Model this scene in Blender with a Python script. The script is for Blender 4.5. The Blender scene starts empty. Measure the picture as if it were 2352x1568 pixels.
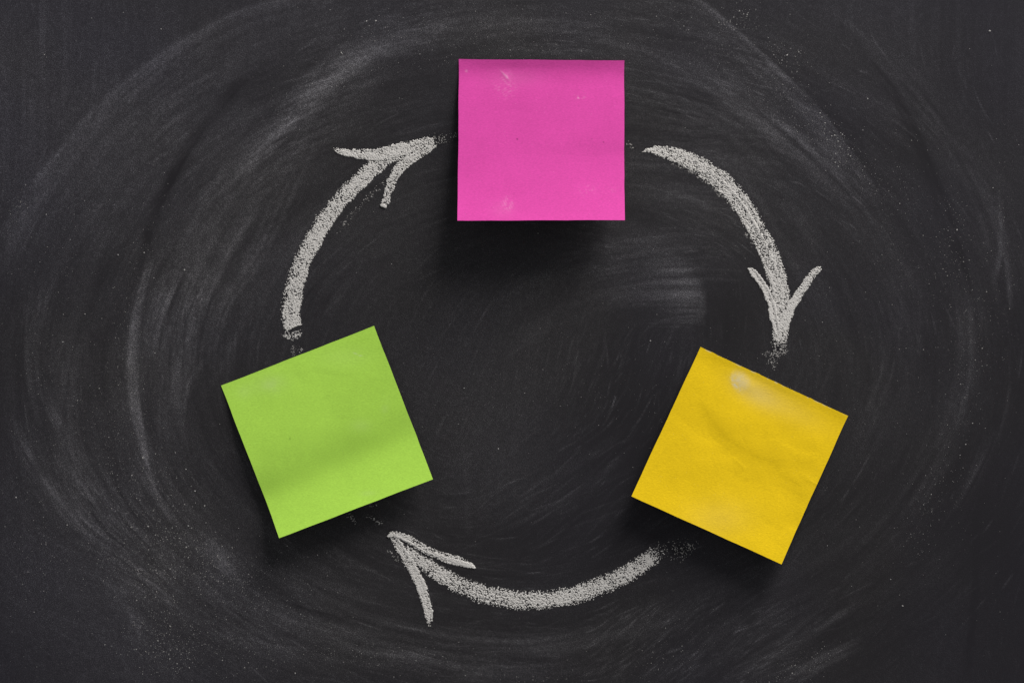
import bpy, math, random
import numpy as np
from mathutils import Vector

# ------------------------------------------------------------------ camera, world, lamps, exposure
SC = bpy.context.scene
FRAME_W = 0.474                      # metres of board across the picture
K = FRAME_W / 2352.0                 # metres per layout unit (layout drawn on a 2352 x 1568 sheet)
CAM_D = 1.0
cam = bpy.data.objects.new('camera', bpy.data.cameras.new('camera'))
SC.collection.objects.link(cam)
cam.location = (0, -CAM_D, 0)
cam.rotation_euler = (math.radians(90), 0, 0)
cam.data.sensor_width = 36.0
cam.data.lens = 36.0 * CAM_D / FRAME_W
cam.data.clip_start = 0.05
cam.data.clip_end = 50
SC.camera = cam

W = bpy.data.worlds.new('World'); SC.world = W; W.use_nodes = True
bg = W.node_tree.nodes['Background']
bg.inputs['Color'].default_value = (0.96, 0.98, 1.0, 1)
bg.inputs['Strength'].default_value = 0.24

def area_lamp(name, loc, size, power, color):
    l = bpy.data.lights.new(name, 'AREA'); l.shape = 'RECTANGLE'
    l.size, l.size_y = size; l.energy = power; l.color = color
    o = bpy.data.objects.new(name, l); SC.collection.objects.link(o)
    o.location = loc
    o.rotation_euler = (Vector((0, 0, 0)) - Vector(loc)).to_track_quat('-Z', 'Y').to_euler()
    return o
area_lamp('softbox_lamp', (1.10, -0.72, 1.95), (1.7, 0.85), 90, (1.0, 0.975, 0.95))

SC.view_settings.view_transform = 'Standard'
SC.view_settings.look = 'None'
SC.view_settings.exposure = 0.0
SC.view_settings.gamma = 1.0

rng = np.random.default_rng(7)
random.seed(7)
f32 = np.float32

# ------------------------------------------------------------------ helpers
def wx(px): return (px - 1176.0) * K
def wz(py): return (784.0 - py) * K
def sstep(a, b, x):
    t = np.clip((x - a) / (b - a), 0, 1); return t * t * (3 - 2 * t)

def curve(pts, n=48):
    """smooth curve through the rows of pts (any number of columns)"""
    P = np.array(pts, float)
    if len(P) == 2:
        u = np.linspace(0, 1, n)[:, None]; return P[0] * (1 - u) + P[1] * u
    Q = np.vstack([2 * P[0] - P[1], P, 2 * P[-1] - P[-2]])
    out = []
    m = max(3, int(n / (len(P) - 1)))
    for i in range(len(P) - 1):
        p0, p1, p2, p3 = Q[i:i + 4]
        t = np.linspace(0, 1, m, endpoint=False)[:, None]
        out.append(0.5 * (2 * p1 + (p2 - p0) * t + (2 * p0 - 5 * p1 + 4 * p2 - p3) * t * t + (3 * p1 - p0 - 3 * p2 + p3) * t ** 3))
    out.append(P[-1:])
    return np.vstack(out)

def follow(C, X, Y):
    """nearest point on polyline C for every (X, Y): distance along, signed distance across (right of travel > 0), extra columns"""
    best = np.full(X.shape, 1e12, f32); S = np.zeros(X.shape, f32); T = np.zeros(X.shape, f32)
    E = [np.zeros(X.shape, f32) for _ in range(C.shape[1] - 2)]
    s0 = 0.0
    for i in range(len(C) - 1):
        ax, ay = C[i, :2]; dx, dy = C[i + 1, :2] - C[i, :2]; L2 = dx * dx + dy * dy
        if L2 < 1e-9: continue
        L = math.sqrt(L2)
        u = ((X - ax) * dx + (Y - ay) * dy) / L2
        uc = np.clip(u, 0, 1)
        ex = X - (ax + uc * dx); ey = Y - (ay + uc * dy)
        d2 = ex * ex + ey * ey
        m = d2 < best
        best = np.where(m, d2, best)
        cr = dx * (Y - ay) - dy * (X - ax)
        sd = np.sqrt(d2) * np.where(cr >= 0, 1, -1)
        ue = u if (i == 0 or i == len(C) - 2) else uc
        if i == 0: ue = np.minimum(ue, 1)
        elif i == len(C) - 2: ue = np.maximum(ue, 0)
        S = np.where(m, s0 + ue * L, S); T = np.where(m, sd, T)
        for k in range(len(E)):
            E[k] = np.where(m, C[i, 2 + k] + uc * (C[i + 1, 2 + k] - C[i, 2 + k]), E[k])
        s0 += L
    return S.astype(f32), T.astype(f32), E, s0

def blur_noise(h, w, sx, sy=None):
    sy = sy or sx
    n = rng.standard_normal((h, w)).astype(f32)
    fy = np.fft.fftfreq(h)[:, None]; fx = np.fft.rfftfreq(w)[None, :]
    g = np.exp(-2 * math.pi ** 2 * ((fx * sx) ** 2 + (fy * sy) ** 2))
    r = np.fft.irfft2(np.fft.rfft2(n) * g, s=(h, w))
    r -= r.mean(); r /= r.std()
    return r.astype(f32)
def to_uniform(g):  # gaussian -> 0..1
    return 1 / (1 + np.exp(-1.702 * g))
TAB = blur_noise(512, 512, 0.7)
def tab(u, v):
    u = np.mod(u, 512); v = np.mod(v, 512)
    i = u.astype(int); j = v.astype(int); a = u - i; b = v - j
    a = a * a * (3 - 2 * a); b = b * b * (3 - 2 * b)
    i2 = (i + 1) % 512; j2 = (j + 1) % 512; i %= 512; j %= 512
    return (TAB[i, j] * (1 - a) + TAB[i2, j] * a) * (1 - b) + (TAB[i, j2] * (1 - a) + TAB[i2, j2] * a) * b
def bil(A, x, y):
    h, w = A.shape
    x = np.clip(x, 0, w - 1.001); y = np.clip(y, 0, h - 1.001)
    i = x.astype(int); j = y.astype(int); a = x - i; b = y - j
    return (A[j, i] * (1 - a) + A[j, i + 1] * a) * (1 - b) + (A[j + 1, i] * (1 - a) + A[j + 1, i + 1] * a) * b

def mesh_from(name, V, Q=None, T=None, attrs=None, smooth=True):
    me = bpy.data.meshes.new(name)
    nq = 0 if Q is None else len(Q); nt = 0 if T is None else len(T)
    me.vertices.add(len(V)); me.vertices.foreach_set('co', np.ascontiguousarray(V, f32).ravel())
    loops = []
    if nq: loops.append(np.asarray(Q).ravel())
    if nt: loops.append(np.asarray(T).ravel())
    loops = np.concatenate(loops).astype(np.int32)
    me.loops.add(len(loops)); me.loops.foreach_set('vertex_index', loops)
    me.polygons.add(nq + nt)
    tot = np.concatenate([np.full(nq, 4), np.full(nt, 3)]).astype(np.int32)
    st = np.concatenate([[0], np.cumsum(tot)[:-1]]).astype(np.int32)
    me.polygons.foreach_set('loop_start', st)
    if smooth: me.polygons.foreach_set('use_smooth', np.ones(nq + nt, bool))
    me.update(calc_edges=True)
    for k, a in (attrs or {}).items():
        if a.ndim == 1:
            at = me.attributes.new(k, 'FLOAT', 'POINT'); at.data.foreach_set('value', np.ascontiguousarray(a, f32))
        else:
            at = me.attributes.new(k, 'FLOAT_VECTOR', 'POINT'); at.data.foreach_set('vector', np.ascontiguousarray(a, f32).ravel())
    return me
def link(name, me, mat=None, parent=None, **props):
    o = bpy.data.objects.new(name, me); SC.collection.objects.link(o)
    if mat: me.materials.append(mat)
    if parent: o.parent = parent
    for k, v in props.items(): o[k] = v
    return o

# ------------------------------------------------------------------ materials
def new_mat(name):
    m = bpy.data.materials.new(name); m.use_nodes = True
    nt = m.node_tree; b = nt.nodes['Principled BSDF']
    return m, nt, b
def N(nt, typ, **kw):
    n = nt.nodes.new(typ)
    for k, v in kw.items(): setattr(n, k, v)
    return n
def math_node(nt, op, a, b=None, clamp=False):
    n = N(nt, 'ShaderNodeMath', operation=op, use_clamp=clamp)
    for i, v in enumerate((a, b)):
        if v is None: continue
        if isinstance(v, (int, float)): n.inputs[i].default_value = v
        else: nt.links.new(v, n.inputs[i])
    return n.outputs[0]

def board_material():
    m, nt, b = new_mat('blackboard_paint')
    L = nt.links.new
    tc = N(nt, 'ShaderNodeTexCoord')
    film = N(nt, 'ShaderNodeAttribute', attribute_name='chalk_film').outputs['Fac']
    tint = N(nt, 'ShaderNodeAttribute', attribute_name='cool_tint').outputs['Fac']
    n1 = N(nt, 'ShaderNodeTexNoise'); n1.inputs['Scale'].default_value = 2600; n1.inputs['Detail'].default_value = 1
    L(tc.outputs['Object'], n1.inputs['Vector'])
    r = N(nt, 'ShaderNodeMapRange'); r.inputs['From Min'].default_value = 0.42; r.inputs['From Max'].default_value = 0.72
    r.inputs['To Min'].default_value = 0.35; r.inputs['To Max'].default_value = 3.0
    L(n1.outputs['Fac'], r.inputs['Value'])
    f = math_node(nt, 'MULTIPLY', film, r.outputs['Result'])
    dust = N(nt, 'ShaderNodeMix', data_type='RGBA'); dust.inputs['A'].default_value = (1.0, 0.965, 1.0, 1); dust.inputs['B'].default_value = (0.96, 0.94, 1.12, 1)
    L(tint, dust.inputs['Factor'])
    paint = N(nt, 'ShaderNodeMix', data_type='RGBA'); paint.inputs['A'].default_value = (0.0124, 0.0110, 0.0128, 1); paint.inputs['B'].default_value = (0.0126, 0.0108, 0.0165, 1)
    L(tint, paint.inputs['Factor'])
    sc = N(nt, 'ShaderNodeVectorMath', operation='SCALE'); L(dust.outputs['Result'], sc.inputs[0]); L(f, sc.inputs['Scale'])
    ad = N(nt, 'ShaderNodeVectorMath', operation='ADD'); L(sc.outputs[0], ad.inputs[0]); L(paint.outputs['Result'], ad.inputs[1])
    L(ad.outputs[0], b.inputs['Base Color'])
    b.inputs['Roughness'].default_value = 0.72
    b.inputs['Specular IOR Level'].default_value = 0.22
    n2 = N(nt, 'ShaderNodeTexNoise'); n2.inputs['Scale'].default_value = 1500; n2.inputs['Detail'].default_value = 2
    L(tc.outputs['Object'], n2.inputs['Vector'])
    bp = N(nt, 'ShaderNodeBump'); bp.inputs['Strength'].default_value = 0.35; bp.inputs['Distance'].default_value = 0.00008
    L(n2.outputs['Fac'], bp.inputs['Height']); L(bp.outputs['Normal'], b.inputs['Normal'])
    return m

def chalk_material(name='white_chalk', col=(0.69, 0.665, 0.635)):
    m, nt, b = new_mat(name)
    L = nt.links.new
    tc = N(nt, 'ShaderNodeTexCoord')
    n1 = N(nt, 'ShaderNodeTexNoise'); n1.inputs['Scale'].default_value = 1800; n1.inputs['Detail'].default_value = 2
    L(tc.outputs['Object'], n1.inputs['Vector'])
    cr = N(nt, 'ShaderNodeMix', data_type='RGBA')
    cr.inputs['A'].default_value = tuple(c * 0.72 for c in col) + (1,); cr.inputs['B'].default_value = tuple(min(1, c * 1.18) for c in col) + (1,)
    L(n1.outputs['Fac'], cr.inputs['Factor']); L(cr.outputs['Result'], b.inputs['Base Color'])
    b.inputs['Roughness'].default_value = 0.95; b.inputs['Specular IOR Level'].default_value = 0.1
    return m

def paper_material(name, col, dustcol, fibre_rot, fibre=0.06, bump=0.25):
    m, nt, b = new_mat(name)
    L = nt.links.new
    tc = N(nt, 'ShaderNodeTexCoord')
    mp = N(nt, 'ShaderNodeMapping'); mp.inputs['Rotation'].default_value = (0, fibre_rot, 0); mp.inputs['Scale'].default_value = (1.0, 1.0, 2.6)
    L(tc.outputs['Object'], mp.inputs['Vector'])
    n1 = N(nt, 'ShaderNodeTexNoise'); n1.inputs['Scale'].default_value = 900; n1.inputs['Detail'].default_value = 4; n1.inputs['Roughness'].default_value = 0.65
    L(mp.outputs[0], n1.inputs['Vector'])
    n3 = N(nt, 'ShaderNodeTexNoise'); n3.inputs['Scale'].default_value = 60; n3.inputs['Detail'].default_value = 3
    L(tc.outputs['Object'], n3.inputs['Vector'])
    v = math_node(nt, 'ADD', math_node(nt, 'MULTIPLY', math_node(nt, 'SUBTRACT', n1.outputs['Fac'], 0.5), fibre * 6),
                  math_node(nt, 'MULTIPLY', math_node(nt, 'SUBTRACT', n3.outputs['Fac'], 0.5), fibre * 1.6))
    v = math_node(nt, 'ADD', v, 1.0)
    sc = N(nt, 'ShaderNodeVectorMath', operation='SCALE'); sc.inputs[0].default_value = col; L(v, sc.inputs['Scale'])
    mx = N(nt, 'ShaderNodeMix', data_type='RGBA')
    L(sc.outputs[0], mx.inputs['A']); mx.inputs['B'].default_value = tuple(dustcol) + (1,)
    dust = N(nt, 'ShaderNodeAttribute', attribute_name='smudge').outputs['Fac']
    L(dust, mx.inputs['Factor'])
    mk = N(nt, 'ShaderNodeMix', data_type='RGBA'); L(mx.outputs['Result'], mk.inputs['A'])
    mk.inputs['B'].default_value = tuple(c * 0.25 for c in col) + (1,)
    L(N(nt, 'ShaderNodeAttribute', attribute_name='dark_speck').outputs['Fac'], mk.inputs['Factor'])
    L(mk.outputs['Result'], b.inputs['Base Color'])
    b.inputs['Roughness'].default_value = 0.85; b.inputs['Specular IOR Level'].default_value = 0.15
    bp = N(nt, 'ShaderNodeBump'); bp.inputs['Strength'].default_value = bump; bp.inputs['Distance'].default_value = 0.00012
    L(n1.outputs['Fac'], bp.inputs['Height']); L(bp.outputs['Normal'], b.inputs['Normal'])
    return m

# ------------------------------------------------------------------ the board: chalk film wiped about by hand
STEP = 2352.0 / 1024
MARG = 46
GX = (np.arange(-MARG, 1024 + MARG + 1) * STEP).astype(f32)
GY = (np.arange(-MARG, 683 + MARG + 1) * STEP).astype(f32)
X, Y = np.meshgrid(GX, GY)
H_, W_ = X.shape

# direction in which the hand moved (doubled angle), default: around an ellipse
ex, ey = (X - 1235) / 1.42, (Y - 840)
ang = np.arctan2(ex, -ey * 1.42)        # tangent of the ellipse
tx, ty = -(Y - 840) * 1.42, (X - 1235) / 1.42
ang = np.arctan2(ty, tx)
C2, S2 = np.cos(2 * ang), np.sin(2 * ang)
rad = np.sqrt(((X - 1235) / 1120) ** 2 + ((Y - 840) / 790) ** 2)
def steer(wgt, a_deg):
    global C2, S2
    a = math.radians(a_deg) * 2
    C2 = C2 * (1 - wgt) + math.cos(a) * wgt; S2 = S2 * (1 - wgt) + math.sin(a) * wgt
steer(sstep(1.08, 1.25, rad), 90)
def patch(cx, cy, rx, ry, a): steer(np.clip(1.4 * np.exp(-(((X - cx) / rx) ** 2 + ((Y - cy) / ry) ** 2) ** 1.5), 0, 0.97), a)
steer(sstep(.42, .18, rad), -62)
patch(1400, 900, 260, 190, -72)
patch(1330, 1130, 260, 160, -35)
patch(1680, 760, 90, 130, 88)
patch(1520, 640, 150, 110, -8)
patch(1560, 380, 220, 110, 4)
patch(1560, 1480, 230, 110, -36)
patch(150, 1380, 180, 150, 20)

film = np.zeros_like(X)
SM = []     # brush strokes: points, half width left of travel, half width right of travel, amount, streakiness, end fade
def smear(pts, wl, wr, amp, streak=0.5, fade=120, fade2=None, fs=(5.0, 170.0), steerw=0.6):
    global film, C2, S2
    C = curve(pts, 40)
    pad = max(wl, wr) * 3
    x0, x1 = C[:, 0].min() - pad, C[:, 0].max() + pad; y0, y1 = C[:, 1].min() - pad, C[:, 1].max() + pad
    i0, i1 = np.searchsorted(GX, [x0, x1]); j0, j1 = np.searchsorted(GY, [y0, y1])
    if i1 <= i0 or j1 <= j0: return
    sl = (slice(j0, j1), slice(i0, i1))
    S, T, _, Lt = follow(C, X[sl], Y[sl])
    p = np.where(T < 0, np.exp(-np.abs(T / wl) ** 2.2), np.exp(-np.abs(T / wr) ** 2.2))
    fade2 = fade if fade2 is None else fade2
    streak *= 0.72; amp *= 0.66 if amp > 0 else 0.8
    p *= sstep(-fade * .3, fade, S) * sstep(-fade2 * .3, fade2, Lt - S)
    o = rng.uniform(0, 400)
    p *= np.clip(1 + .30 * tab(S / 38 + o, T / 22 + o) + .15 * tab(S / 14 + o, T / 9 + o), .2, 2)
    n = tab(T / fs[0] + o, S / fs[1] + o) + 0.7 * tab(T / (fs[0] * 3.1) + o, S / (fs[1] * 1.6) + 9 + o) + 0.5 * tab(T / 2.4 + o, S / 60 + o)
    film[sl] += amp * p * np.clip(1 + streak * n, 0.0, 3)

# film amounts are albedo added to the paint
film += 0.0086 + 0.004 * blur_noise(H_, W_, 50) * 0.5
bgd = lambda cx, cy, rx, ry, a: a * np.exp(-(((X - cx) / rx) ** 2 + ((Y - cy) / ry) ** 2))
film += bgd(120, 150, 520, 420, 0.010) + bgd(200, 900, 420, 620, 0.006) + bgd(1750, 300, 420, 330, 0.006)
film += 0.0008 + bgd(330, 1230, 330, 260, 0.007) + bgd(600, 1480, 420, 120, 0.005) + bgd(850, 560, 260, 230, 0.003) + bgd(500, 1350, 420, 220, 0.003) + bgd(1100, 900, 260, 330, 0.005) + bgd(980, 60, 500, 120, 0.006)
film -= bgd(1450, 1010, 260, 220, 0.006) + bgd(2330, 500, 230, 900, 0.004) + bgd(1700, 740, 75, 130, 0.006) + bgd(1180, 1240, 330, 80, 0.004)
film -= bgd(1600, 1420, 500, 80, 0.001)

# outermost arc, left
smear([(760, -20), (563, 21), (422, 95), (316, 165), (211, 260), (141, 338), (77, 422), (20, 510), (-30, 620)], 60, 8, .017, .5, 150)
smear([(760, -20), (563, 26), (424, 99), (318, 170), (213, 265), (143, 343), (79, 427), (22, 515)], 14, 6, .014, .7, 200)
smear([(900, 30), (640, 120), (470, 215), (330, 340), (240, 480), (190, 600)], 75, 100, .010, .25, 150, fs=(9, 260))
# dark groove left of the broad band
smear([(640, 130), (563, 183), (450, 316), (387, 422), (352, 500), (327, 610), (306, 700)], 15, 15, -.014, .3, 120)
# broad pale band sweeping down the left
smear([(1010, 20), (826, 123), (668, 264), (563, 387), (492, 492), (457, 558), (404, 663), (369, 751), (330, 900), (338, 1040), (370, 1130)], 58, 52, .016, .6, 330)
smear([(960, 60), (800, 160), (650, 300), (545, 420), (470, 540)], 12, 16, .015, .9, 160)
smear([(560, 330), (480, 450), (420, 580), (380, 700), (350, 830)], 18, 14, .013, .9, 160)
smear([(620, 430), (540, 560), (470, 690), (410, 830), (390, 960)], 14, 12, .009, .9, 160)
smear([(720, 240), (640, 320), (545, 440), (470, 570), (415, 700), (370, 850)], 40, 40, .012, .6, 160)
smear([(900, 110), (740, 230), (600, 370), (500, 500), (420, 640), (380, 760), (350, 900)], 90, 60, .011, .4, 200)
smear([(720, 330), (650, 480), (598, 593), (527, 698), (492, 786), (439, 874), (422, 962), (425, 1040)], 12, 30, .026, .6, 150)
smear([(760, 420), (690, 530), (610, 650), (545, 760), (500, 850), (470, 960)], 30, 30, .009, .5, 150)
# crisp pale edge
smear([(345, 570), (325, 650), (312, 700), (303, 760), (298, 850), (304, 930), (322, 1010), (338, 1060)], 13, 11, .022, 1.0, 140, fs=(3, 120))
smear([(352, 600), (330, 690), (318, 790), (316, 900), (330, 1010), (350, 1100), (385, 1180)], 9, 26, .018, 1.0, 130, fs=(3, 120))
smear([(405, 720), (388, 820), (372, 920), (372, 1020), (384, 1100)], 8, 8, .018, .8, 90)
smear([(330, 1000), (345, 1080), (365, 1130), (410, 1185), (475, 1246), (560, 1310)], 30, 40, .018, .7, 110)
# far left streaks
smear([(150, 560), (115, 660), (98, 760), (98, 857), (115, 920), (150, 990), (220, 1090)], 14, 18, .015, .8, 120)
smear([(70, 640), (58, 760), (62, 880), (90, 970)], 10, 12, .010, .9, 100)
smear([(210, 690), (170, 800), (155, 900), (150, 1000), (170, 1080), (250, 1180)], 22, 34, .012, .7, 120)
smear([(10, 930), (53, 1036), (141, 1159), (211, 1222), (299, 1299), (360, 1370), (420, 1430)], 44, 26, .018, .7, 180)
smear([(90, 1085), (183, 1204), (250, 1252), (327, 1306), (350, 1340)], 5, 14, .022, .7, 60)
smear([(120, 1040), (250, 1170), (360, 1270), (470, 1370), (600, 1470), (760, 1530)], 34, 34, .012, .7, 160)
smear([(240, 1330), (290, 1400), (330, 1480)], 24, 16, .016, .4, 50)
smear([(470, 1220), (540, 1330), (640, 1400), (760, 1440)], 40, 30, .016, .7, 70)
smear([(430, 1400), (598, 1475), (763, 1500), (938, 1512), (1114, 1552), (1300, 1580)], 26, 20, .012, .9, 240)
smear([(620, 1390), (800, 1440), (1000, 1470), (1250, 1480), (1480, 1440), (1680, 1360)], 30, 30, .008, .9, 200)
smear([(560, 1310), (700, 1400), (860, 1430)], 12, 12, -.010, .5, 90)
smear([(160, 1520), (300, 1510), (480, 1560)], 50, 40, .008, .6, 90)
# arcs over the top
smear([(640, 300), (760, 190), (900, 110), (1080, 55), (1290, 40), (1480, 75), (1640, 150)], 26, 40, .009, .9, 200)
smear([(700, 210), (860, 110), (1060, 60)], 26, 26, .006, .9, 150)
smear([(1130, 100), (1290, 80), (1450, 100), (1560, 150), (1700, 240), (1850, 350), (1960, 460)], 20, 26, .014, .8, 150)
smear([(820, 60), (1100, 10), (1400, -5), (1620, 40)], 30, 30, .005, .7, 150)
smear([(1500, -30), (1613, 4), (1676, 56), (1743, 116), (1806, 176), (1877, 246), (1929, 316), (1990, 400), (2030, 470)], 4, 60, .020, .6, 120, 220)
smear([(1560, -25), (1613, 6), (1676, 58), (1743, 118), (1806, 178), (1850, 220)], 4, 12, .014, .9, 90)
smear([(1600, 110), (1683, 200), (1760, 270), (1850, 350), (1950, 450), (2030, 560)], 30, 34, .013, .7, 160)
smear([(1500, 180), (1560, 225), (1700, 300), (1800, 390)], 20, 20, .010, .8, 100)
smear([(1640, 300), (1760, 400), (1850, 520), (1900, 650)], 16, 16, .008, .8, 140)
# right-hand bands
smear([(1980, 110), (2080, 200), (2170, 310), (2240, 430), (2290, 560), (2310, 700)], 50, 40, .010, .6, 180)
smear([(1900, 20), (2000, 100), (2110, 220), (2200, 370)], 12, 12, .008, .8, 120)
smear([(1930, 60), (1990, 130), (2052, 211), (2095, 290), (2130, 370), (2170, 470), (2210, 593), (2240, 700)], 12, 18, -.012, .4, 160)
smear([(1820, 160), (1900, 250), (1990, 370), (2060, 500)], 20, 20, -.004, .6, 160)
smear([(2296, 440), (2303, 523), (2297, 593), (2284, 655)], 5, 9, .024, .5, 60)
smear([(2304, 560), (2312, 630), (2320, 705)], 8, 3, .022, .5, 40)
smear([(2200, 610), (2225, 720), (2222, 850), (2190, 980), (2130, 1090), (2040, 1210), (1930, 1320)], 28, 34, .013, .6, 150)
smear([(2290, 700), (2310, 820), (2300, 950), (2250, 1080), (2180, 1200)], 14, 14, .010, .8, 120)
smear([(2060, 560), (2080, 680), (2070, 820), (2020, 960), (1960, 1080)], 60, 60, .006, .5, 150)
smear([(2235, 1180), (2240, 1300), (2230, 1450), (2220, 1560)], 10, 10, -.005, .8, 100)
smear([(1990, 1300), (1860, 1430), (1700, 1540)], 14, 14, .010, .9, 100)
smear([(1980, 1480), (1880, 1530), (1800, 1580)], 10, 22, .018, .7, 60)
smear([(1700, 1540), (1790, 1500), (1890, 1440), (2000, 1350)], 10, 10, .007, .9, 80)
# the bright fan with its hard edge, right of the middle
def fan():
    global film
    up = np.clip(695 - Y, 0, 300)
    u = 1620 - 0.0052 * up ** 2 - 0.0006 * np.clip(Y - 695, 0, 200) ** 2 + 1.6 * tab(Y / 14, Y * 0 + 3)
    wdt = 5 + 0.28 * up
    edge = 0.5 * sstep(u + wdt, u - wdt * 1.5, X) + 0.5 * sstep(u + wdt, u - 50, X)
    yc = 684 + 0.12 * (X - 1622)
    dy = Y - yc
    body = np.where(dy > 0, np.exp(-(dy / 44) ** 2), np.exp(-(dy / 92) ** 2))
    along = 0.85 * np.exp(-((1622 - X) / 88.0) ** 2) + 0.22 * np.exp(-((1622 - X) / 190.0) ** 2)
    r = np.hypot((X - 1545) * 0.50, Y - 980)     # arcs
    st = tab(r / 2.3, X / 90) + 0.7 * tab(r / 5.0 + 50, X / 130) + 0.35 * tab(r / 16.0, X / 200 + 7)
    film += 0.052 * edge * body * along * np.clip(1 + 0.26 * st, 0, 3)
    low = np.exp(-((Y - 745) / 20) ** 2) * np.exp(-((X - 1560) / 90.0) ** 2) * edge
    film += 0.007 * low * np.clip(st, 0, 3)
fan()
for k in range(9):
    y = 545 + k * 17 + random.uniform(-6, 6)
    smear([(1380 + random.uniform(-20, 60), y + 26), (1480, y + 4), (1600, y - 8), (1700 + random.uniform(-60, 20), y - 4)], 3, 5, .0035, .9, 60)
smear([(1150, 830), (1230, 770), (1330, 720), (1450, 690), (1560, 680)], 26, 20, .008, .7, 120)
smear([(1130, 720), (1250, 650), (1400, 590), (1560, 560)], 40, 40, .008, .5, 120)
smear([(1590, 330), (1680, 360), (1760, 440), (1830, 560), (1890, 680)], 16, 40, .006, .7, 120)
smear([(1450, 430), (1560, 450), (1680, 500)], 30, 30, .006, .8, 80)
# inside the ring
smear([(1300, 800), (1235, 880), (1195, 980), (1170, 1060)], 14, 14, .006, .9, 80)
smear([(1120, 1010), (1108, 1100), (1100, 1200)], 70, 4, .007, .4, 60)
smear([(1060, 1000), (1070, 1120), (1075, 1240)], 14, 12, .005, .7, 80)
smear([(1190, 1130), (1330, 1060), (1460, 970)], 12, 12, .005, .9, 90)
smear([(1050, 1240), (1200, 1190), (1350, 1110), (1450, 1020)], 16, 16, .004, .9, 100)
for a in range(5):
    smear([(600 + a * 25, 1260 + a * 34), (760, 1370 + a * 30), (950, 1440 + a * 26), (1180, 1470 + a * 20), (1400, 1440 + a * 22)], 5, 7, .007, .9, 130)

# streak texture drawn out along the hand's direction
A = 0.5 * np.arctan2(S2, C2)
vx, vy = np.cos(A).astype(f32), np.sin(A).astype(f32)
# never flip while stepping: keep track of the sign
def lic(src, L):
    J, I = np.mgrid[0:H_, 0:W_].astype(f32)
    acc = src.copy(); n = 1
    for sg in (1, -1):
        px, py = I.copy(), J.copy(); lx, ly = vx * sg, vy * sg
        for k in range(L):
            px = px + lx; py = py + ly
            i = np.clip(np.rint(px), 0, W_ - 1).astype(np.int32); j = np.clip(np.rint(py), 0, H_ - 1).astype(np.int32)
            nx, ny = vx[j, i], vy[j, i]
            fl = np.where(nx * lx + ny * ly < 0, -1, 1)
            lx, ly = nx * fl, ny * fl
            acc += src[j, i]; n += 1
    acc -= acc.mean(); acc /= acc.std()
    return acc
base_n = blur_noise(H_, W_, 0.55)
lic_long = lic(base_n, 22)
lic_broad = lic(blur_noise(H_, W_, 4.5), 46)
lic_mid = lic(blur_noise(H_, W_, 1.6), 30)
lic_short = lic(np.roll(base_n, 77, 1) ** 3, 5)
lic_short = np.clip(lic_short, -1.5, 5)
dots = rng.standard_normal((H_, W_)).astype(f32)
patchy = np.clip(0.6 + 0.5 * blur_noise(H_, W_, 26), 0, 1.6)
film = np.maximum(film, 0.002)
lw = (1 - .65 * sstep(1.0, 1.15, rad)) * (1 - .7 * sstep(.5, .3, rad) * sstep(1450, 1300, X + .3 * (900 - Y)))
film *= np.clip(1 + 0.12 * lic_broad * lw + 0.09 * lic_mid * lw, .5, 2)
clump = 0.8 * dots + 0.6 * blur_noise(H_, W_, .8)
film *= np.clip(1 + 0.13 * lic_long * patchy * lw + 0.12 * lic_short * patchy * lw, 0.3, 3) * np.exp(0.21 * clump - .02)
# faint ruled weave of the board, plainest in the corners
weave_v = tab(X / 3.4, Y / 420 + 11) + 0.6 * tab(X / 14.0, Y / 500)
weave_h = tab(Y / 3.4 + 60, X / 420 + 31)
cw = sstep(0.95, 1.3, rad) * sstep(1300, 900, Y) + 0.35 * sstep(1.0, 1.2, rad)
film *= np.clip(1 + 0.085 * np.clip(cw, 0, 1) * weave_v * np.clip(.6 + .6 * lic_mid, 0, 2), 0.4, 2)
# fine hand-made scratches of chalk following the direction
def scratches(n, region, length, amp, jitter=8):
    sx = rng.uniform(region[0], region[2], n); sy = rng.uniform(region[1], region[3], n)
    px, py = (sx - GX[0]) / STEP, (sy - GY[0]) / STEP
    L = rng.uniform(length[0], length[1], n) / STEP
    am = amp * rng.gamma(1.5, 0.6, n)
    i = np.clip(px, 0, W_ - 1).astype(int); j = np.clip(py, 0, H_ - 1).astype(int)
    lx, ly = vx[j, i].astype(float), vy[j, i].astype(float)
    dj = np.radians(rng.normal(0, jitter, n)); c, s = np.cos(dj), np.sin(dj)
    for k in range(int(L.max())):
        m = k < L
        i = np.clip(px, 0, W_ - 2).astype(int); j = np.clip(py, 0, H_ - 2).astype(int)
        a, b = px - i, py - j
        e = am * m * np.sin(np.pi * np.clip(k / L, 0, 1)) * rng.uniform(0.2, 1.2, n)
        for (di, dj2, w) in ((0, 0, (1 - a) * (1 - b)), (1, 0, a * (1 - b)), (0, 1, (1 - a) * b), (1, 1, a * b)):
            np.add.at(film, (j + dj2, i + di), e * np.clip(w, 0, 1))
        nx, ny = vx[j, i], vy[j, i]
        nx, ny = nx * c - ny * s, nx * s + ny * c
        fl = np.where(nx * lx + ny * ly < 0, -1, 1); lx, ly = nx * fl, ny * fl
        px += lx; py += ly
scratches(1500, (0, 0, 2352, 1568), (25, 110), .010)
scratches(260, (1180, 780, 1600, 1130), (15, 90), .013)
scratches(170, (1000, 1120, 1500, 1300), (20, 110), .011)
scratches(330, (1330, 1400, 1800, 1568), (15, 75), .020)
scratches(260, (560, 1280, 1250, 1568), (20, 100), .014)
scratches(200, (1080, 40, 1700, 260), (20, 80), .014)
scratches(150, (1480, 440, 1700, 600), (20, 80), .012)
scratches(120, (1620, 150, 2000, 520), (15, 60), .016)
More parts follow.
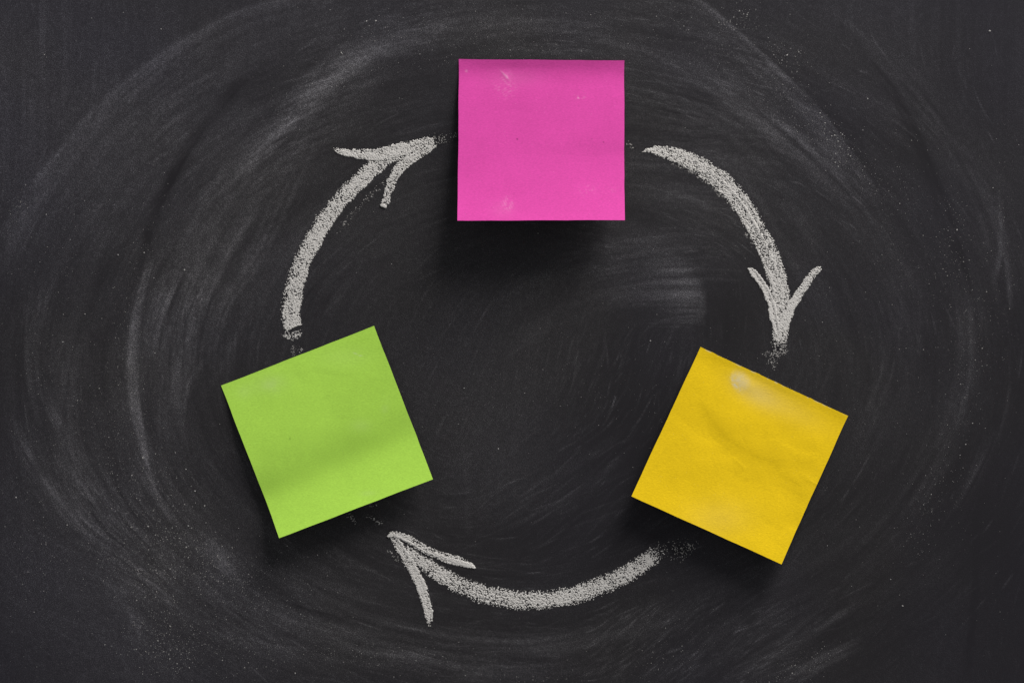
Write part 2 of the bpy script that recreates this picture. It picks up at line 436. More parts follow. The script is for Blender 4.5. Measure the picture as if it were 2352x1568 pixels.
for (x0, y0, x1, y1, a) in ((1415, 910, 1407, 936, .05), (1562, 975, 1548, 1002, .035), (1592, 990, 1560, 1035, .02)):
    for t in np.linspace(0, 1, 22):
        i = int((x0 + (x1 - x0) * t - GX[0]) / STEP); j = int((y0 + (y1 - y0) * t - GY[0]) / STEP)
        film[j, i] += a * rng.uniform(.2, 1)
# places wiped quite clean by a fingertip at the arrow ends
for (cx, cy, rx, ry) in ((1003, 322, 20, 16), (897, 1222, 10, 8), (1782, 805, 14, 8), (1560, 1262, 22, 14)):
    film *= 1 - 0.97 * np.exp(-(((X - cx) / rx) ** 2 + ((Y - cy) / ry) ** 2) ** 2)
film = np.clip(film, 0, 0.35).astype(f32)
tint = np.clip(0.12 + 0.50 * sstep(0.75, 1.35, rad) + 0.12 * blur_noise(H_, W_, 30), 0, 1).astype(f32)
# purple/neutral mottling
FILM_MAP = film

# board slab: fine face in view, coarse beyond, rounded into sides and back
BX = np.array([-4400, -3200, -2200, -1300, -700, -350], f32); BX2 = 2352 - BX[::-1]
BY = np.array([-2700, -1900, -1200, -700, -350], f32); BY2 = 1568 - BY[::-1]
XS = np.concatenate([BX, GX, BX2]); YS = np.concatenate([BY, GY, BY2])
xi = np.clip(np.searchsorted(GX, XS), 0, W_ - 1); yi = np.clip(np.searchsorted(GY, YS), 0, H_ - 1)
FX = film[np.ix_(yi, xi)].copy(); TX = tint[np.ix_(yi, xi)].copy()
outm = np.ones(FX.shape, bool); outm[len(BY):len(BY) + H_, len(BX):len(BX) + W_] = False
FX[outm] = 0.7 * 0.018 + 0.3 * FX[outm]
nx_, ny_ = len(XS), len(YS)
VX, VY = np.meshgrid(wx(XS), wz(YS))
V = np.stack([VX, np.zeros_like(VX), VY], -1).reshape(-1, 3)
idx = np.arange(nx_ * ny_).reshape(ny_, nx_)
Q = np.stack([idx[:-1, :-1], idx[1:, :-1], idx[1:, 1:], idx[:-1, 1:]], -1).reshape(-1, 4)
# sides and back
per = np.concatenate([idx[0, :], idx[1:, -1], idx[-1, -2::-1], idx[-2:0:-1, 0]])
bk = V[per].copy(); bk[:, 1] = 0.012
nb = len(V); V = np.vstack([V, bk, [[0, 0.012, 0]]])
pb = nb + np.arange(len(per))
Q2 = np.stack([per, np.roll(per, -1), np.roll(pb, -1), pb], -1)
Tb = np.stack([pb, np.roll(pb, -1), np.full(len(per), len(V) - 1)], -1)
pad = len(V) - nb
me = mesh_from('blackboard', V, np.vstack([Q, Q2]), Tb,
               {'chalk_film': np.concatenate([FX.ravel(), np.full(pad, .015, f32)]), 'cool_tint': np.concatenate([TX.ravel(), np.zeros(pad, f32)])}, smooth=False)
board = link('blackboard', me, board_material(), label='black chalkboard hazed with wiped chalk swirls, behind the paper notes and arrows', category='blackboard')

# ------------------------------------------------------------------ chalk arrows
CS = 0.75                             # spacing of the chalk relief, layout units
CH, CW = int(1700 / CS), int(2480 / CS)
GR = blur_noise(CH, CW, 0.9); GR = GR + 0.5 * blur_noise(CH, CW, 0.6); GR = to_uniform(GR / GR.std())
GR_BIG = blur_noise(CH, CW, 8)
def chalk_stroke(name, pts, parent, mat, cover=0.85, soft=(0.35, 0.2), scratch=0.25, z0=0.02, hmax=0.20, ragged=2.0, gaps=(), line_w=2.2, fade=(0, 0), label=None):
    """pts: x, y, width.  A relief of chalk left on the tooth of the board; grain by grain, with holes."""
    C = curve(pts, 60)
    wmax = C[:, 2].max()
    x0, x1 = int(C[:, 0].min() - wmax - 6), int(C[:, 0].max() + wmax + 6)
    y0, y1 = int(C[:, 1].min() - wmax - 6), int(C[:, 1].max() + wmax + 6)
    ix0, ix1, iy0, iy1 = [int(q / CS) for q in (x0, x1, y0, y1)]
    gX, gY = np.meshgrid((np.arange(ix0, ix1 + 1) * CS).astype(f32), (np.arange(iy0, iy1 + 1) * CS).astype(f32))
    S, T, (Wd,), Lt = follow(C, gX, gY)
    g = GR[iy0 + 60:iy1 + 61, ix0 + 60:ix1 + 61]; gb = GR_BIG[iy0 + 60:iy1 + 61, ix0 + 60:ix1 + 61]
    o = rng.uniform(0, 300)
    hw = Wd / 2 + 0.3 + ragged * 0.45 * tab(S / 7 + o, np.sign(T) * 20 + 40)
    cap = np.maximum(np.maximum(-S, S - Lt), 0)
    d = np.abs(T) / np.maximum(hw, 0.5)
    so = np.where(T < 0, soft[0], soft[1])
    m = 1 - sstep(1 - so * 1.1, 1 + so * 0.42, d)
    wear = 1 + 0.07 * tab(S / 26 + o, S * 0 + 5) + 0.05 * tab(S / 8 + o, T / 9 + 5)
    m = cover * wear * (m + 0.03 * gb * m)
    ln = tab(T / line_w + o, S / 90 + o) + 0.6 * tab(T / (line_w * 2.3) + o, S / 150)
    m += scratch * 0.30 * ln * (m > 0.05)
    m += 0.02 * gb * sstep(0.0, .3, m)
    if Lt > 90: m -= 0.30 * sstep(7, 0, np.minimum(S, Lt - S) + 3 * tab(gX / 4 + o, gY / 4)) * sstep(0, .1, m)
    if fade[0]: m *= sstep(-2, fade[0], S)
    if fade[1]: m *= sstep(-2, fade[1], Lt - S)
    for (a, b, c, dd, hwid) in gaps:       # a wiped slot across the stroke
        _, tt, _, _ = follow(np.array([[a, b], [c, dd]], float), gX, gY)
        m = np.where((np.abs(tt) < hwid + 0.8 * gb), m - 0.9, m)
    f = m - g
    keep = (f[:-1, :-1] + f[1:, :-1] + f[1:, 1:] + f[:-1, 1:]) > 0
    h = z0 + hmax * np.clip(f / 0.55, 0, 1) ** 0.6 + 0.03 * np.clip(ln, -1, 2) * (f > 0)
    h = np.where(f > 0, h, 0.008)
    ids = np.arange(h.size).reshape(h.shape)
    q = np.stack([ids[:-1, :-1], ids[1:, :-1], ids[1:, 1:], ids[:-1, 1:]], -1)[keep]
    if not len(q): return None
    used, inv = np.unique(q, return_inverse=True)
    q = inv.reshape(q.shape)
    jx = rng.uniform(-.3, .3, h.size)[used]; jy = rng.uniform(-.3, .3, h.size)[used]
    V = np.stack([wx(gX.ravel()[used] + jx), -h.ravel()[used] * 1e-3, wz(gY.ravel()[used] + jy)], -1)
    me = mesh_from(name, V, q, None, smooth=True)
    o = link(name, me, mat, parent)
    if label: o['label'] = label
    return o
def arrow(label, base):
    o = bpy.data.objects.new('chalk_arrow', None); SC.collection.objects.link(o)
    o['label'] = label; o['category'] = 'chalk arrow'; o['group'] = 'chalk arrows drawn in a ring between the notes'
    return o
CHALK = chalk_material()
FAINT = chalk_material('thin_chalk', (0.36, 0.345, 0.33))

a1 = arrow('white chalk arrow curving up from the green note, pointing at the pink note', (671, 760))
chalk_stroke('arrow_shaft', [(671, 772, 44), (670, 745, 44), (669, 715, 43), (673, 680, 43), (682, 639, 42), (699, 593, 41), (721, 549, 41), (745, 510, 41), (770, 474, 40), (793, 447, 40), (817, 424, 40), (840, 401, 40), (863, 381, 38), (890, 363, 34), (930, 350, 26)],
             a1, CHALK, cover=.79, soft=(.5, .2), scratch=.12, gaps=((658, 764, 694, 750, 3.2),), fade=(26, 0))
chalk_stroke('arrow_barb', [(773, 342, 13), (786, 348, 17), (805, 352, 19), (830, 354, 23), (855, 356, 27), (885, 352, 31), (915, 345, 33), (945, 337, 33), (970, 330, 29), (990, 325, 22), (1000, 322, 10)],
             a1, CHALK, cover=.84, soft=(.35, .2), scratch=.22, z0=.05, line_w=3, gaps=((994, 308, 1002, 330, 3.5),))
chalk_stroke('arrow_barb', [(882, 471, 14), (885, 462, 20), (893, 436, 22), (901, 412, 23), (913, 391, 25), (930, 373, 26), (952, 358, 26), (973, 347, 22), (995, 336, 16)],
             a1, CHALK, cover=.88, soft=(.4, .15), scratch=.3, z0=.08)
chalk_stroke('rubbed_grains', [(990, 330, 33), (1003, 322, 33), (1022, 318, 24), (1048, 310, 15), (1064, 308, 9)], a1, FAINT, cover=0.29, soft=(.9, .9), scratch=0, ragged=1, hmax=.1, fade=(0, 50))
chalk_stroke('rubbed_grains', [(672, 800, 15), (674, 812, 10)], a1, FAINT, cover=0.30, soft=(.9, .9), scratch=0, hmax=.08)
chalk_stroke('rubbed_grains', [(691, 801, 15), (686, 808, 10)], a1, FAINT, cover=0.30, soft=(.9, .9), scratch=0, hmax=.08)
chalk_stroke('rubbed_grains', [(768, 540, 13), (790, 514, 16), (830, 470, 15), (880, 420, 16), (886, 392, 12)], a1, FAINT, cover=0.16, soft=(.9, .9), scratch=0, hmax=.06, fade=(20, 20))

chalk_stroke('rubbed_grains', [(655, 768, 14), (670, 774, 18), (687, 768, 14)], a1, CHALK, cover=.52, soft=(.9, .9), scratch=0, hmax=.1)
chalk_stroke('chalk_crumb', [(877, 471, 7), (884, 474, 8)], a1, CHALK, cover=1.2, soft=(.3, .3), scratch=0, z0=.15, hmax=.4, ragged=1)
a2 = arrow('white chalk arrow curving down from the pink note, pointing at the yellow note', (1477, 348))
chalk_stroke('arrow_shaft', [(1475, 349, 3), (1488, 346, 10), (1502, 344, 16), (1520, 347, 24), (1545, 353, 31), (1578, 366, 38), (1604, 379, 42), (1633, 397, 45), (1660, 418, 46), (1684, 444, 46), (1708, 475, 46), (1728, 509, 46), (1748, 545, 46), (1764, 580, 46), (1778, 618, 45), (1788, 655, 45), (1794, 690, 44), (1796, 723, 43), (1793, 758, 41), (1788, 790, 33), (1784, 808, 22)],
             a2, CHALK, cover=.78, soft=(.30, .30), scratch=.20, fade=(0, 34))
chalk_stroke('arrow_barb', [(1722, 617, 11), (1728, 624, 15), (1740, 639, 15), (1752, 656, 16), (1762, 674, 17), (1770, 695, 18), (1776, 718, 18), (1781, 742, 18), (1787, 766, 14)],
             a2, CHALK, cover=.93, soft=(.3, .3), scratch=.42, z0=.10, line_w=2)
chalk_stroke('arrow_barb', [(1882, 617, 12), (1874, 623, 18), (1858, 642, 19), (1843, 663, 20), (1828, 686, 21), (1815, 709, 22), (1806, 733, 22), (1799, 757, 21), (1793, 782, 16)],
             a2, CHALK, cover=.89, soft=(.3, .25), scratch=.42, z0=.10, line_w=2.2)
chalk_stroke('rubbed_grains', [(1756, 812, 13), (1772, 810, 22), (1790, 812, 21), (1804, 806, 16)], a2, FAINT, cover=0.36, soft=(.9, .9), scratch=0, hmax=.1)
chalk_stroke('rubbed_grains', [(1772, 818, 15), (1774, 828, 24), (1780, 838, 16), (1779, 845, 12)], a2, FAINT, cover=0.36, soft=(.9, .9), scratch=0, hmax=.1)
chalk_stroke('rubbed_grains', [(1714, 538, 10), (1726, 550, 21), (1736, 564, 21)], a2, FAINT, cover=0.36, soft=(.9, .9), scratch=.1, hmax=.08)
chalk_stroke('rubbed_grains', [(1535, 366, 15), (1560, 380, 16), (1590, 396, 15), (1626, 420, 13), (1662, 455, 10)], a2, FAINT, cover=0.33, soft=(.9, .9), scratch=.1, hmax=.08)
chalk_stroke('rubbed_grains', [(1436, 326, 10), (1446, 332, 10), (1455, 336, 9)], a2, FAINT, cover=0.26, soft=(.9, .9), scratch=.1, hmax=.06)

chalk_stroke('pressed_streak', [(1479, 348, 5), (1495, 347, 12), (1520, 352, 19), (1550, 361, 21), (1585, 377, 20), (1615, 394, 16), (1650, 420, 10)], a2, CHALK, cover=.80, soft=(.5, .5), scratch=.5, z0=.1, fade=(0, 90))
a3 = arrow('white chalk arrow sweeping left from the yellow note, pointing at the green note', (1519, 1257))
chalk_stroke('arrow_shaft', [(1533, 1246, 24), (1519, 1259, 34), (1500, 1276, 38), (1484, 1289, 40), (1460, 1306, 41), (1431, 1321, 42), (1396, 1338, 43), (1361, 1352, 43), (1325, 1364, 43), (1290, 1372, 43), (1255, 1377, 44), (1220, 1378, 44), (1185, 1377, 44), (1150, 1372, 44), (1115, 1364, 43), (1079, 1352, 42), (1050, 1340, 42), (1022, 1326, 41), (996, 1309, 37), (975, 1294, 32), (955, 1278, 27), (935, 1260, 24)],
             a3, CHALK, cover=.69, soft=(.45, .45), scratch=.08, fade=(60, 0))
chalk_stroke('arrow_barb', [(1090, 1303, 6), (1080, 1297, 15), (1062, 1290, 21), (1040, 1284, 23), (1018, 1277, 23), (995, 1269, 23), (974, 1259, 22), (955, 1248, 22), (937, 1238, 21), (918, 1229, 17), (900, 1224, 10)],
             a3, CHALK, cover=.90, soft=(.25, .35), scratch=.40, z0=.08, line_w=2.2)
chalk_stroke('arrow_barb', [(987, 1435, 8), (986, 1425, 17), (983, 1400, 21), (976, 1372, 23), (967, 1345, 24), (956, 1320, 25), (944, 1298, 26), (931, 1276, 26), (919, 1256, 23), (907, 1240, 16), (896, 1227, 9)],
             a3, CHALK, cover=.90, soft=(.3, .35), scratch=.32, z0=.08)
chalk_stroke('chalk_crumb', [(893, 1229, 8), (899, 1228, 9), (905, 1227, 6)], a3, CHALK, cover=1.2, soft=(.3, .3), scratch=0, z0=.2, hmax=.5, ragged=1)
chalk_stroke('rubbed_grains', [(1525, 1250, 24), (1545, 1258, 57), (1560, 1262, 57), (1585, 1254, 42), (1602, 1240, 21)], a3, FAINT, cover=0.22, soft=(.9, .9), scratch=0, hmax=.1, fade=(0, 20))
chalk_stroke('rubbed_grains', [(893, 1266, 10), (905, 1276, 15), (918, 1290, 12)], a3, FAINT, cover=0.24, soft=(.9, .9), scratch=0, hmax=.06)
chalk_stroke('rubbed_grains', [(801, 1182, 9), (810, 1192, 10), (817, 1200, 9)], a3, FAINT, cover=0.30, soft=(.9, .9), scratch=0, hmax=.06)
chalk_stroke('rubbed_grains', [(845, 1185, 12), (868, 1196, 16), (876, 1202, 10)], a3, FAINT, cover=0.20, soft=(.9, .9), scratch=0, hmax=.06)
chalk_stroke('rubbed_grains', [(851, 1156, 12), (862, 1158, 12)], a3, FAINT, cover=0.29, soft=(.9, .9), scratch=0, hmax=.06)

# ------------------------------------------------------------------ loose chalk dust: thousands of tiny crumbs lying on the board
def dust(pts_r):
    """pts_r: rows x, y, radius (layout units)"""
    n = len(pts_r); k = 5
    a = np.linspace(0, 2 * np.pi, k, endpoint=False)[None, :] + rng.uniform(0, 6, (n, 1))
    rr = pts_r[:, 2:3] * rng.uniform(0.6, 1.3, (n, k))
    el = rng.uniform(0.5, 1.0, (n, 1)); th = rng.uniform(0, 3.14, (n, 1))
    ux, uy = rr * np.cos(a), rr * np.sin(a) * el
    rx = pts_r[:, :1] + ux * np.cos(th) - uy * np.sin(th); ry = pts_r[:, 1:2] + ux * np.sin(th) + uy * np.cos(th)
    V = np.zeros((n, k + 1, 3))
    V[:, :k, 0] = wx(rx); V[:, :k, 2] = wz(ry); V[:, :k, 1] = -0.5e-5
    V[:, k, 0] = wx(pts_r[:, 0]); V[:, k, 2] = wz(pts_r[:, 1]); V[:, k, 1] = -pts_r[:, 2] * K * 0.7
    base = (np.arange(n) * (k + 1))[:, None]
    T = np.stack([base + np.arange(k)[None, ::1], base + k + np.zeros((1, k), int), base + (np.arange(k)[None, :] + 1) % k], -1).reshape(-1, 3)
    return mesh_from('chalk_dust', V.reshape(-1, 3), None, T[:, ::1], smooth=False)
zones = [  # centre x, y, spread x, y, tilt deg, how many, size
    (1190, 55, 420, 60, 0, 330, .8), (800, 150, 190, 60, -38, 200, .8), (1010, 90, 90, 60, 0, 70, 1.1), (1700, 40, 30, 30, 30, 60, 1.2),
    (1800, 130, 45, 22, 40, 60, 1.2), (1660, 130, 150, 40, 42, 260, .8), (1850, 270, 100, 40, 50, 320, .85), (1930, 330, 40, 20, 48, 50, 1.2), (1980, 400, 90, 25, 45, 70, 1.0),
    (2100, 560, 90, 240, -10, 260, .8), (2190, 560, 30, 90, 0, 110, 1.0), (2230, 800, 40, 160, 5, 200, .9), (2140, 1150, 50, 120, 20, 150, .9),
    (2300, 600, 25, 200, 0, 130, .8), (1830, 1540, 70, 25, -25, 130, 1.0), (1530, 1510, 120, 60, -30, 160, .8),
    (300, 760, 40, 180, 8, 260, .9), (270, 1000, 80, 140, 0, 330, .9), (350, 1150, 60, 100, -20, 260, 1.1), (420, 1280, 90, 60, 30, 360, 1.1),
    (520, 1330, 120, 50, 35, 420, .9), (330, 1340, 130, 50, 40, 330, 1.0), (370, 1480, 70, 50, 30, 300, 1.1), (500, 1480, 160, 60, 10, 260, 1.0), (800, 1500, 260, 25, 4, 330, .9),
    (110, 900, 60, 240, 0, 260, .8), (100, 1200, 120, 140, 0, 240, .8), (60, 1400, 120, 140, 0, 160, .8), (250, 520, 160, 120, -50, 120, .8), (30, 480, 30, 60, 0, 90, .9),
    (1220, 1560, 140, 20, 0, 110, .9), (1340, 880, 190, 120, 0, 120, .8), (1750, 900, 200, 260, 0, 160, .75), (1950, 900, 200, 260, 0, 180, .75),
    (650, 1340, 90, 60, 30, 130, .9), (1180, 400, 1200, 800, 0, 800, .65), (1180, 1100, 1200, 500, 0, 600, .65), (1250, 120, 380, 40, 0, 200, .8)]
rows = []
for (cx, cy, sx, sy, tl, n, sz) in zones:
    n = int(n * 2.2)
    u, v = rng.normal(0, .75, n) * sx, rng.normal(0, .75, n) * sy
    c, s = math.cos(math.radians(tl)), math.sin(math.radians(tl))
    r = sz * np.clip(rng.gamma(2.2, .19, n), .2, 1.8)
    rows.append(np.stack([cx + u * c - v * s, cy + u * s + v * c, r], -1))
rows.append(np.array([(1699, 26, 2.6), (1716, 34, 2), (1718, 30, 1.6), (1708, 33, 1.6), (1808, 127, 2.6), (1835, 120, 1.8), (2273, 72, 2.8), (1796, 139, 1.5),
    (1884, 260, 2), (1888, 270, 2), (1895, 283, 1.8), (1993, 227, 1.8), (1917, 311, 1.6), (1925, 325, 2), (1929, 337, 1.6), (1982, 299, 1.8), (2094, 323, 1.6),
    (842, 49, 2.2), (863, 48, 2.4), (784, 122, 2.8), (786, 124, 1.8), (717, 192, 1.6), (370, 67, 1.6), (102, 126, 1.4), (271, 585, 2), (424, 620, 2.2), (331, 580, 1.8),
    (144, 785, 2.2), (195, 721, 2), (328, 1051, 2.4), (357, 1042, 1.8), (427, 1077, 2), (448, 1127, 2.8), (470, 1161, 2.4), (424, 1158, 1.8), (352, 1172, 2.2), (321, 1148, 2), (340, 1208, 2.2),
    (314, 1144, 1.8), (432, 1207, 2.2), (374, 1237, 1.8), (384, 1238, 1.6), (428, 1256, 2.2), (154, 1205, 2.4), (37, 1142, 2), (303, 1210, 2), (360, 1358, 1.8), (391, 1437, 2.2), (333, 1371, 1.6), (390, 1512, 2.2), (562, 1532, 1.8),
    (678, 1545, 2), (2073, 1391, 2.2), (2205, 1045, 1.6), (2139, 1135, 1.6), (1494, 783, 1.8), (1145, 1030, 1.9), (2256, 800, 1.8), (2198, 528, 2), (2218, 1020, 1.6), (893, 1234, 1.8), (1236, 536, 1.4)], float))
D = np.vstack(rows)
D = D[(D[:, 0] > -90) & (D[:, 0] < 2440) & (D[:, 1] > -90) & (D[:, 1] < 1660)]
link('chalk_dust', dust(D), chalk_material('chalk_dust', (0.40, 0.385, 0.375)), kind='stuff', label='tiny loose white chalk crumbs scattered along the wiped swirls')

# ------------------------------------------------------------------ sticky notes
def ell(px, py, cx, cy, rx, ry, deg=0, p=2.0):
    c, s = math.cos(math.radians(deg)), math.sin(math.radians(deg))
    u = ((px - cx) * c + (py - cy) * s) / rx; v = (-(px - cx) * s + (py - cy) * c) / ry
    return np.exp(-(u * u + v * v) ** (p / 2))
def note(label, corners, corner_lift, slope_fn, extra_fn, smudge_fn, mat, speckle_top=0.0, start=0.0, n=300):
    """corners: top-left, top-right, bottom-right, bottom-left in layout units (seen from the camera);
    the sheet is stuck along its top and lifts off the board towards the bottom"""
    u = np.linspace(0, 1, n); v = np.linspace(0, 1, n)
    U, Vv = np.meshgrid(u, v)
    c = np.array(corners, float)
    # lift in millimetres from the slope profile
    SL = slope_fn(U, Vv); SL = np.maximum(SL, -0.5)
    lift = np.cumsum(SL, 0) * (76.0 / n)
    lift -= lift[:1]
    PX = (c[0, 0] * (1 - U) + c[1, 0] * U) * (1 - Vv) + (c[3, 0] * (1 - U) + c[2, 0] * U) * Vv
    PY = (c[0, 1] * (1 - U) + c[1, 1] * U) * (1 - Vv) + (c[3, 1] * (1 - U) + c[2, 1] * U) * Vv
    lift = lift + start + extra_fn(PX, PY, U, Vv)
    lift = np.maximum(lift, 0) + 0.25
    # true position of the lifted corners, sheet laid out between them
    sc = lambda k, l: (np.array([wx(c[k, 0]), wz(c[k, 1])]) * (1 - l * 1e-3 / CAM_D))
    P = [sc(0, lift[0, 0]), sc(1, lift[0, -1]), sc(2, lift[-1, -1]), sc(3, lift[-1, 0])]
    WX = (P[0][0] * (1 - U) + P[1][0] * U) * (1 - Vv) + (P[3][0] * (1 - U) + P[2][0] * U) * Vv
    WZ = (P[0][1] * (1 - U) + P[1][1] * U) * (1 - Vv) + (P[3][1] * (1 - U) + P[2][1] * U) * Vv
    # cut edges are never quite straight
    e = 0.00006
    wob = lambda t, o: e * (tab(t * 14 + o, t * 0 + 3) + 0.15 * tab(t * 40 + o, t * 0 + 9))
    WZ[0, :] += wob(u, 5) + speckle_top * 0.00012 * np.clip(tab(u * 75, u * 0 + 40) - .4, 0, 3); WZ[-1, :] += wob(u, 55)
    WX[:, 0] += wob(v, 105); WX[:, -1] += wob(v, 155)
    th = 0.00011
    F = np.stack([WX, -lift * 1e-3, WZ], -1).reshape(-1, 3)
    B = F.copy(); B[:, 1] += th
    idx = np.arange(n * n).reshape(n, n)
    q = np.stack([idx[:-1, :-1], idx[1:, :-1], idx[1:, 1:], idx[:-1, 1:]], -1).reshape(-1, 4)
    per = np.concatenate([idx[0, :], idx[1:, -1], idx[-1, -2::-1], idx[-2:0:-1, 0]])
    # the rim has vertices of its own so that the cut edge stays crisp
    m = n * n
    R1, R2 = F[per], B[per]
    qb = q[:, ::-1] + m
    r1 = 2 * m + np.arange(len(per)); r2 = r1 + len(per)
    qr = np.stack([r1, np.roll(r1, -1), np.roll(r2, -1), r2], -1)
    sm, dk = smudge_fn(PX, PY, U, Vv)
    sm = np.clip(sm, 0, 1).ravel(); dk = np.clip(dk, 0, 1).ravel()
    z = np.zeros_like(sm)
    edge = np.zeros(n * n); edge[per] = 0
    me = mesh_from('sticky_note', np.vstack([F, B, R1, R2]), np.vstack([q, qb, qr]), None,
                   {'smudge': np.concatenate([sm, z, np.full(len(per), .25), z[:len(per)]]), 'dark_speck': np.concatenate([dk, z, z[:2 * len(per)]])})
    return link('sticky_note', me, mat, label=label, category='sticky note', group='blank sticky notes placed in a triangle')

def fold(px, py, pts, w, h, kind='ridge', ends=25):
    C = curve(pts, 24)
    S, T, _, L = follow(C, px.astype(f32), py.astype(f32))
    f = sstep(0, ends, S) * sstep(0, ends, L - S)
    if kind == 'ridge': return h * f * np.exp(-np.sqrt((T / w) ** 2 + .02))
    return h * f * np.sign(T) * (1 - np.exp(-np.abs(T) / w)) * np.exp(-(T / (w * 5)) ** 2)
def fine(px, py, s, a, o=0): return a * (tab(px / s + o, py / s + o))
def prints(px, py, d, sp, wob=6):  # fingertip ridges
    a = math.radians(d)
    t = px * math.cos(a) + py * math.sin(a) + wob * tab(px / 30, py / 30)
    return 0.5 + 0.5 * np.sin(t * 2 * math.pi / sp)

# pink
def sl_pink(U, V):
    s = -0.10 + 0.31 * sstep(-.02, .17, V)
    st = 0.60 - 0.04 * (U - .5)
    s += 0.035 * sstep(st - .10, st + .12, V) * (0.35 + .65 * U) - 0.035 * np.exp(-((V - st + .04) / .07) ** 2) * sstep(.35, 1, U)
    s += 0.20 * sstep(.55, 1.0, V)
    s += -0.03 * np.exp(-((V - .33) / .1) ** 2) * sstep(.7, .2, U)
    return s
def ex_pink(px, py, U, V):
    e = fold(px, py, [(1150, 163), (1160, 172), (1172, 186)], 5, .15, 'ridge', 6)
    e += fold(px, py, [(1150, 372), (1250, 366), (1340, 374), (1434, 352)], 16, .10, 'step')
    e += fold(px, py, [(1060, 270), (1200, 262), (1330, 300), (1434, 290)], 40, .16, 'step', 60)
    e += .07 * np.abs(tab(px / 130 + 41, py / 46 + 90)) + fine(px, py, 70, .10) + fine(px, py, 26, .02, 40)
    e += 0.35 * (U - .5) ** 2 * sstep(.1, 1, V)
    return e * sstep(0, .06, V)
def sm_pink(px, py, U, V):
    g = fine(px, py, 2.2, 1.0, 20)
    s = 0.16 * ell(px, py, 1168, 175, 8, 10, 0) * np.clip(.7 + .5 * g, 0, 2) + .35 * ell(px, py, 1160, 173, 13, 2.2, 48)
    s += 0.10 * ell(px, py, 1160, 200, 26, 26, 0, 4) * prints(px, py, 70, 6) * np.clip(.5 + g, 0, 2)
    s += 0.17 * ell(px, py, 1166, 468, 14, 17, -10, 4) * (0.3 + .7 * prints(px, py, -20, 5)) * np.clip(.6 + .6 * g, 0, 2)
    s += 0.05 * ell(px, py, 1155, 482, 26, 18) + 0.25 * ell(px, py, 1333, 223, 10, 4, -10) * np.clip(.4 + g, 0, 2)
    s += 0.08 * ell(px, py, 1350, 436, 18, 12) * np.clip(g, 0, 2) + .07 * ell(px, py, 1408, 433, 12, 8) * np.clip(g, 0, 2) + .3 * ell(px, py, 1071, 163, 3, 3)
    s += 0.05 * ell(px, py, 1180, 180, 60, 20)
    sp = rng.uniform(0, 1, px.shape) > .9992
    s += .2 * sp
    d = .9 * ell(px, py, 1188, 320, 1.8, 1.8) + .7 * ell(px, py, 1387, 327, 1.6, 1.6) + .5 * ell(px, py, 1360, 320, 1.4, 1.4) + .3 * (rng.uniform(0, 1, px.shape) > .9993)
    return s, d
PINK = paper_material('pink_paper', (0.70, 0.070, 0.375), (.93, .50, .72), 0.0, .085, .3)
note('blank hot pink sticky note with its bottom curling off the board', [(1054, 136.5), (1434, 139), (1435, 505.5), (1050.5, 506.5)], None, sl_pink, ex_pink, sm_pink, PINK, start=.5)

# green
def sl_green(U, V):
    s = 0.075 * sstep(-.05, .10, V) + 0.015 * np.exp(-((V - .22) / .1) ** 2)
    b = .66 - .04 * (U - .5)
    s += 0.035 - 0.20 * np.exp(-((V - b + .02) / .12) ** 2) * (1 - .45 * U)
    s += 0.23 * sstep(b - .02, b + .15, V) * (1.0 - .30 * U)
    s += 0.03 * sstep(.85, 1.0, V)
    return s
def ex_green(px, py, U, V):
    e = fold(px, py, [(662, 868), (720, 850), (750, 856), (790, 862), (830, 856)], 6, -.06, 'step', 30)
    e += fold(px, py, [(580, 1010), (660, 985), (760, 930)], 30, .10, 'step', 50)
    e += .08 * np.abs(tab(px / 90 + 11, py / 50 + 70)) + fine(px, py, 80, .13, 9) + fine(px, py, 24, .02, 4) + fine(px, py, 130, .15, 50)
    return e * sstep(0, .05, V)
def sm_green(px, py, U, V):
    g = fine(px, py, 2.4, 1.0, 70); g2 = fine(px, py, 9, 1.0, 33)
    s = 0.22 * ell(px, py, 628, 882, 26, 17, 10) * np.clip(.8 + .3 * g2, 0, 2) + .07 * ell(px, py, 600, 885, 60, 22, -15)
    s += .12 * ell(px, py, 885, 937, 8, 22, 10) * np.clip(.6 + .6 * g2, 0, 2) + .10 * ell(px, py, 830, 978, 22, 14) + .12 * ell(px, py, 845, 1133, 18, 6, -5)
    s += .08 * ell(px, py, 560, 900, 14, 14) + .06 * ell(px, py, 790, 820, 60, 24)
    s += .5 * ell(px, py, 816, 812, 5, 1.6, 20) + .5 * ell(px, py, 828, 817, 4, 1.6, 0) + 0
    s += .15 * (rng.uniform(0, 1, px.shape) > .9993)
    d = .6 * ell(px, py, 666, 1008, 1.6, 2.6) + .25 * (rng.uniform(0, 1, px.shape) > .9990)
    return s, d
GREEN = paper_material('green_paper', (0.45, 0.76, 0.092), (.62, .74, .36), -0.36, .085, .35)
note('blank lime green sticky note tilted left, below the left arrow', [(508, 885.5), (859, 748), (994, 1100), (641, 1235)], None, sl_green, ex_green, sm_green, GREEN)

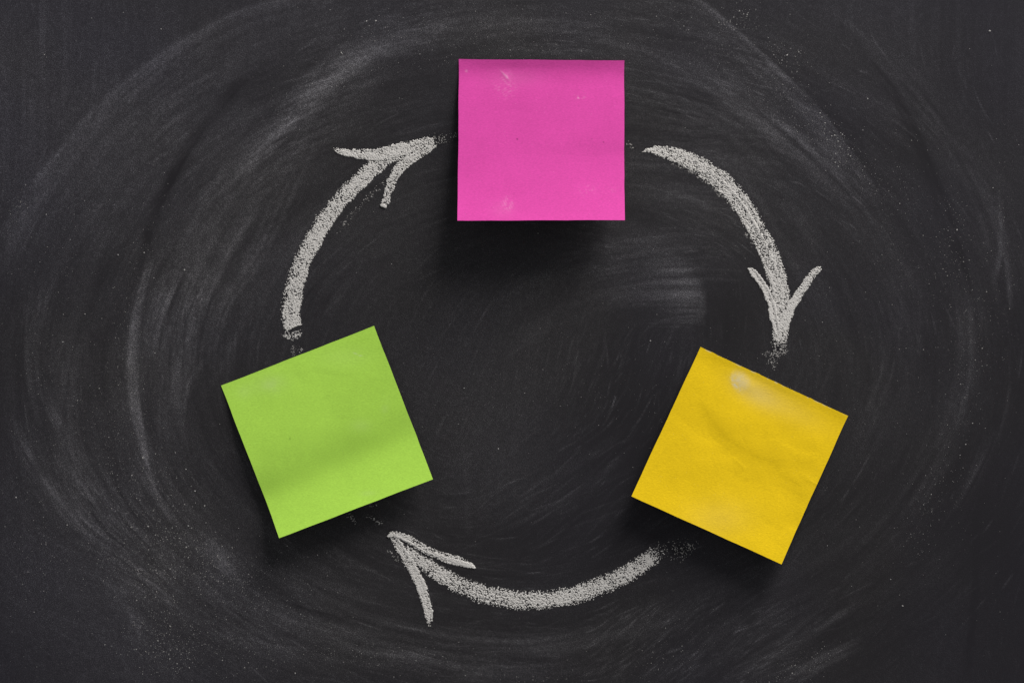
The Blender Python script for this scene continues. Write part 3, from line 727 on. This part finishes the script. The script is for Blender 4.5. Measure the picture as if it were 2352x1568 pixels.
# yellow
def sl_yellow(U, V):
    s = 0.03 + 0.10 * sstep(.0, .16, V)
    s += 0.04 * sstep(.55, .95, V) - .03 * np.exp(-((V - .36) / .10) ** 2)
    s += 0.035 * sstep(.8, 1, V)
    return s
def ex_yellow(px, py, U, V):
    f = lambda pts, w, h, k='step', e=25: fold(px, py, pts, w, h, k, e)
    e = f([(1600, 880), (1625, 950), (1670, 1005), (1740, 1050), (1800, 1060)], 15, -.20, 'step', 60)
    e += f([(1775, 1000), (1800, 1020), (1850, 1042), (1890, 1040)], 8, .08)
    e += f([(1680, 1050), (1700, 1066), (1715, 1085)], 6, .07, 'ridge', 12)
    e += f([(1760, 1050), (1785, 1070), (1800, 1095), (1850, 1120)], 9, -.10)
    e += f([(1840, 1092), (1880, 1115), (1905, 1120)], 7, .10, 'ridge', 20)
    e += f([(1770, 1120), (1800, 1118), (1860, 1150)], 8, -.07)
    e += f([(1640, 1110), (1670, 1130), (1700, 1180)], 14, .08)
    e += f([(1790, 1205), (1820, 1215), (1850, 1216)], 8, .09)
    e += f([(1560, 960), (1600, 1010), (1640, 1090)], 24, .14, 'step', 40)
    e += f([(1820, 1150), (1850, 1080), (1900, 1040)], 14, .10, 'step', 40)
    e += f([(1560, 1180), (1650, 1170), (1720, 1210)], 20, .10, 'step', 40)
    e *= 1.5
    ctr = .35 + .65 * sstep(.15, .35, V) * sstep(0, .25, U + V * .3)
    for (sc, am, o1, o2) in ((74, .13, 3, 80), (40, .06, 33, 7)):
        e += am * ctr * (np.abs(tab((px * .8 + py * .6) / sc + o1, (py * .8 - px * .6) / (sc * .95) + o2)) - .5)
    e += fine(px, py, 75, .11, 19) + fine(px, py, 30, .035, 4) + fine(px, py, 15, .010, 14)
    e += .35 * ell(px, py, 1712, 882, 34, 18, 28)
    return e * sstep(0, .05, V)
def sm_yellow(px, py, U, V):
    g = fine(px, py, 2.2, 1.0, 70)
    q = ell(px, py, 1716, 888, 44, 26, 25, 4) 
    left = sstep(1674, 1682, px + .18 * (py - 860) * 0 + 0.012 * (py - 868) ** 2 * -1 + 0)
    s = .50 * ell(px, py, 1697, 874, 24, 20, 35, 3.5) * left * np.clip(.85 + .15 * g, 0, 1.5)
    s += .30 * ell(px, py, 1690, 886, 18, 5, 52) * np.clip(.5 + .6 * g, 0, 2)
    s += .20 * ell(px, py, 1735, 902, 50, 24, 30) + .07 * ell(px, py, 1800, 930, 90, 28, 27) + .06 * ell(px, py, 1650, 1190, 70, 40)
    s += .55 * sstep(.008, .002, V) * np.clip(tab(U * 110, U * 0 + 40) - .3, 0, 1)
    s += .12 * (rng.uniform(0, 1, px.shape) > .999)
    d = .2 * (rng.uniform(0, 1, px.shape) > .9990)
    return s, d
YELLOW = paper_material('yellow_paper', (0.82, 0.555, 0.007), (.66, .60, .42), 0.43, .09, .6)
note('blank golden yellow sticky note tilted right, faintly creased with a pale smudge', [(1609, 797), (1948, 954.5), (1795, 1295), (1450.5, 1139)], None, sl_yellow, ex_yellow, sm_yellow, YELLOW, speckle_top=1.0)
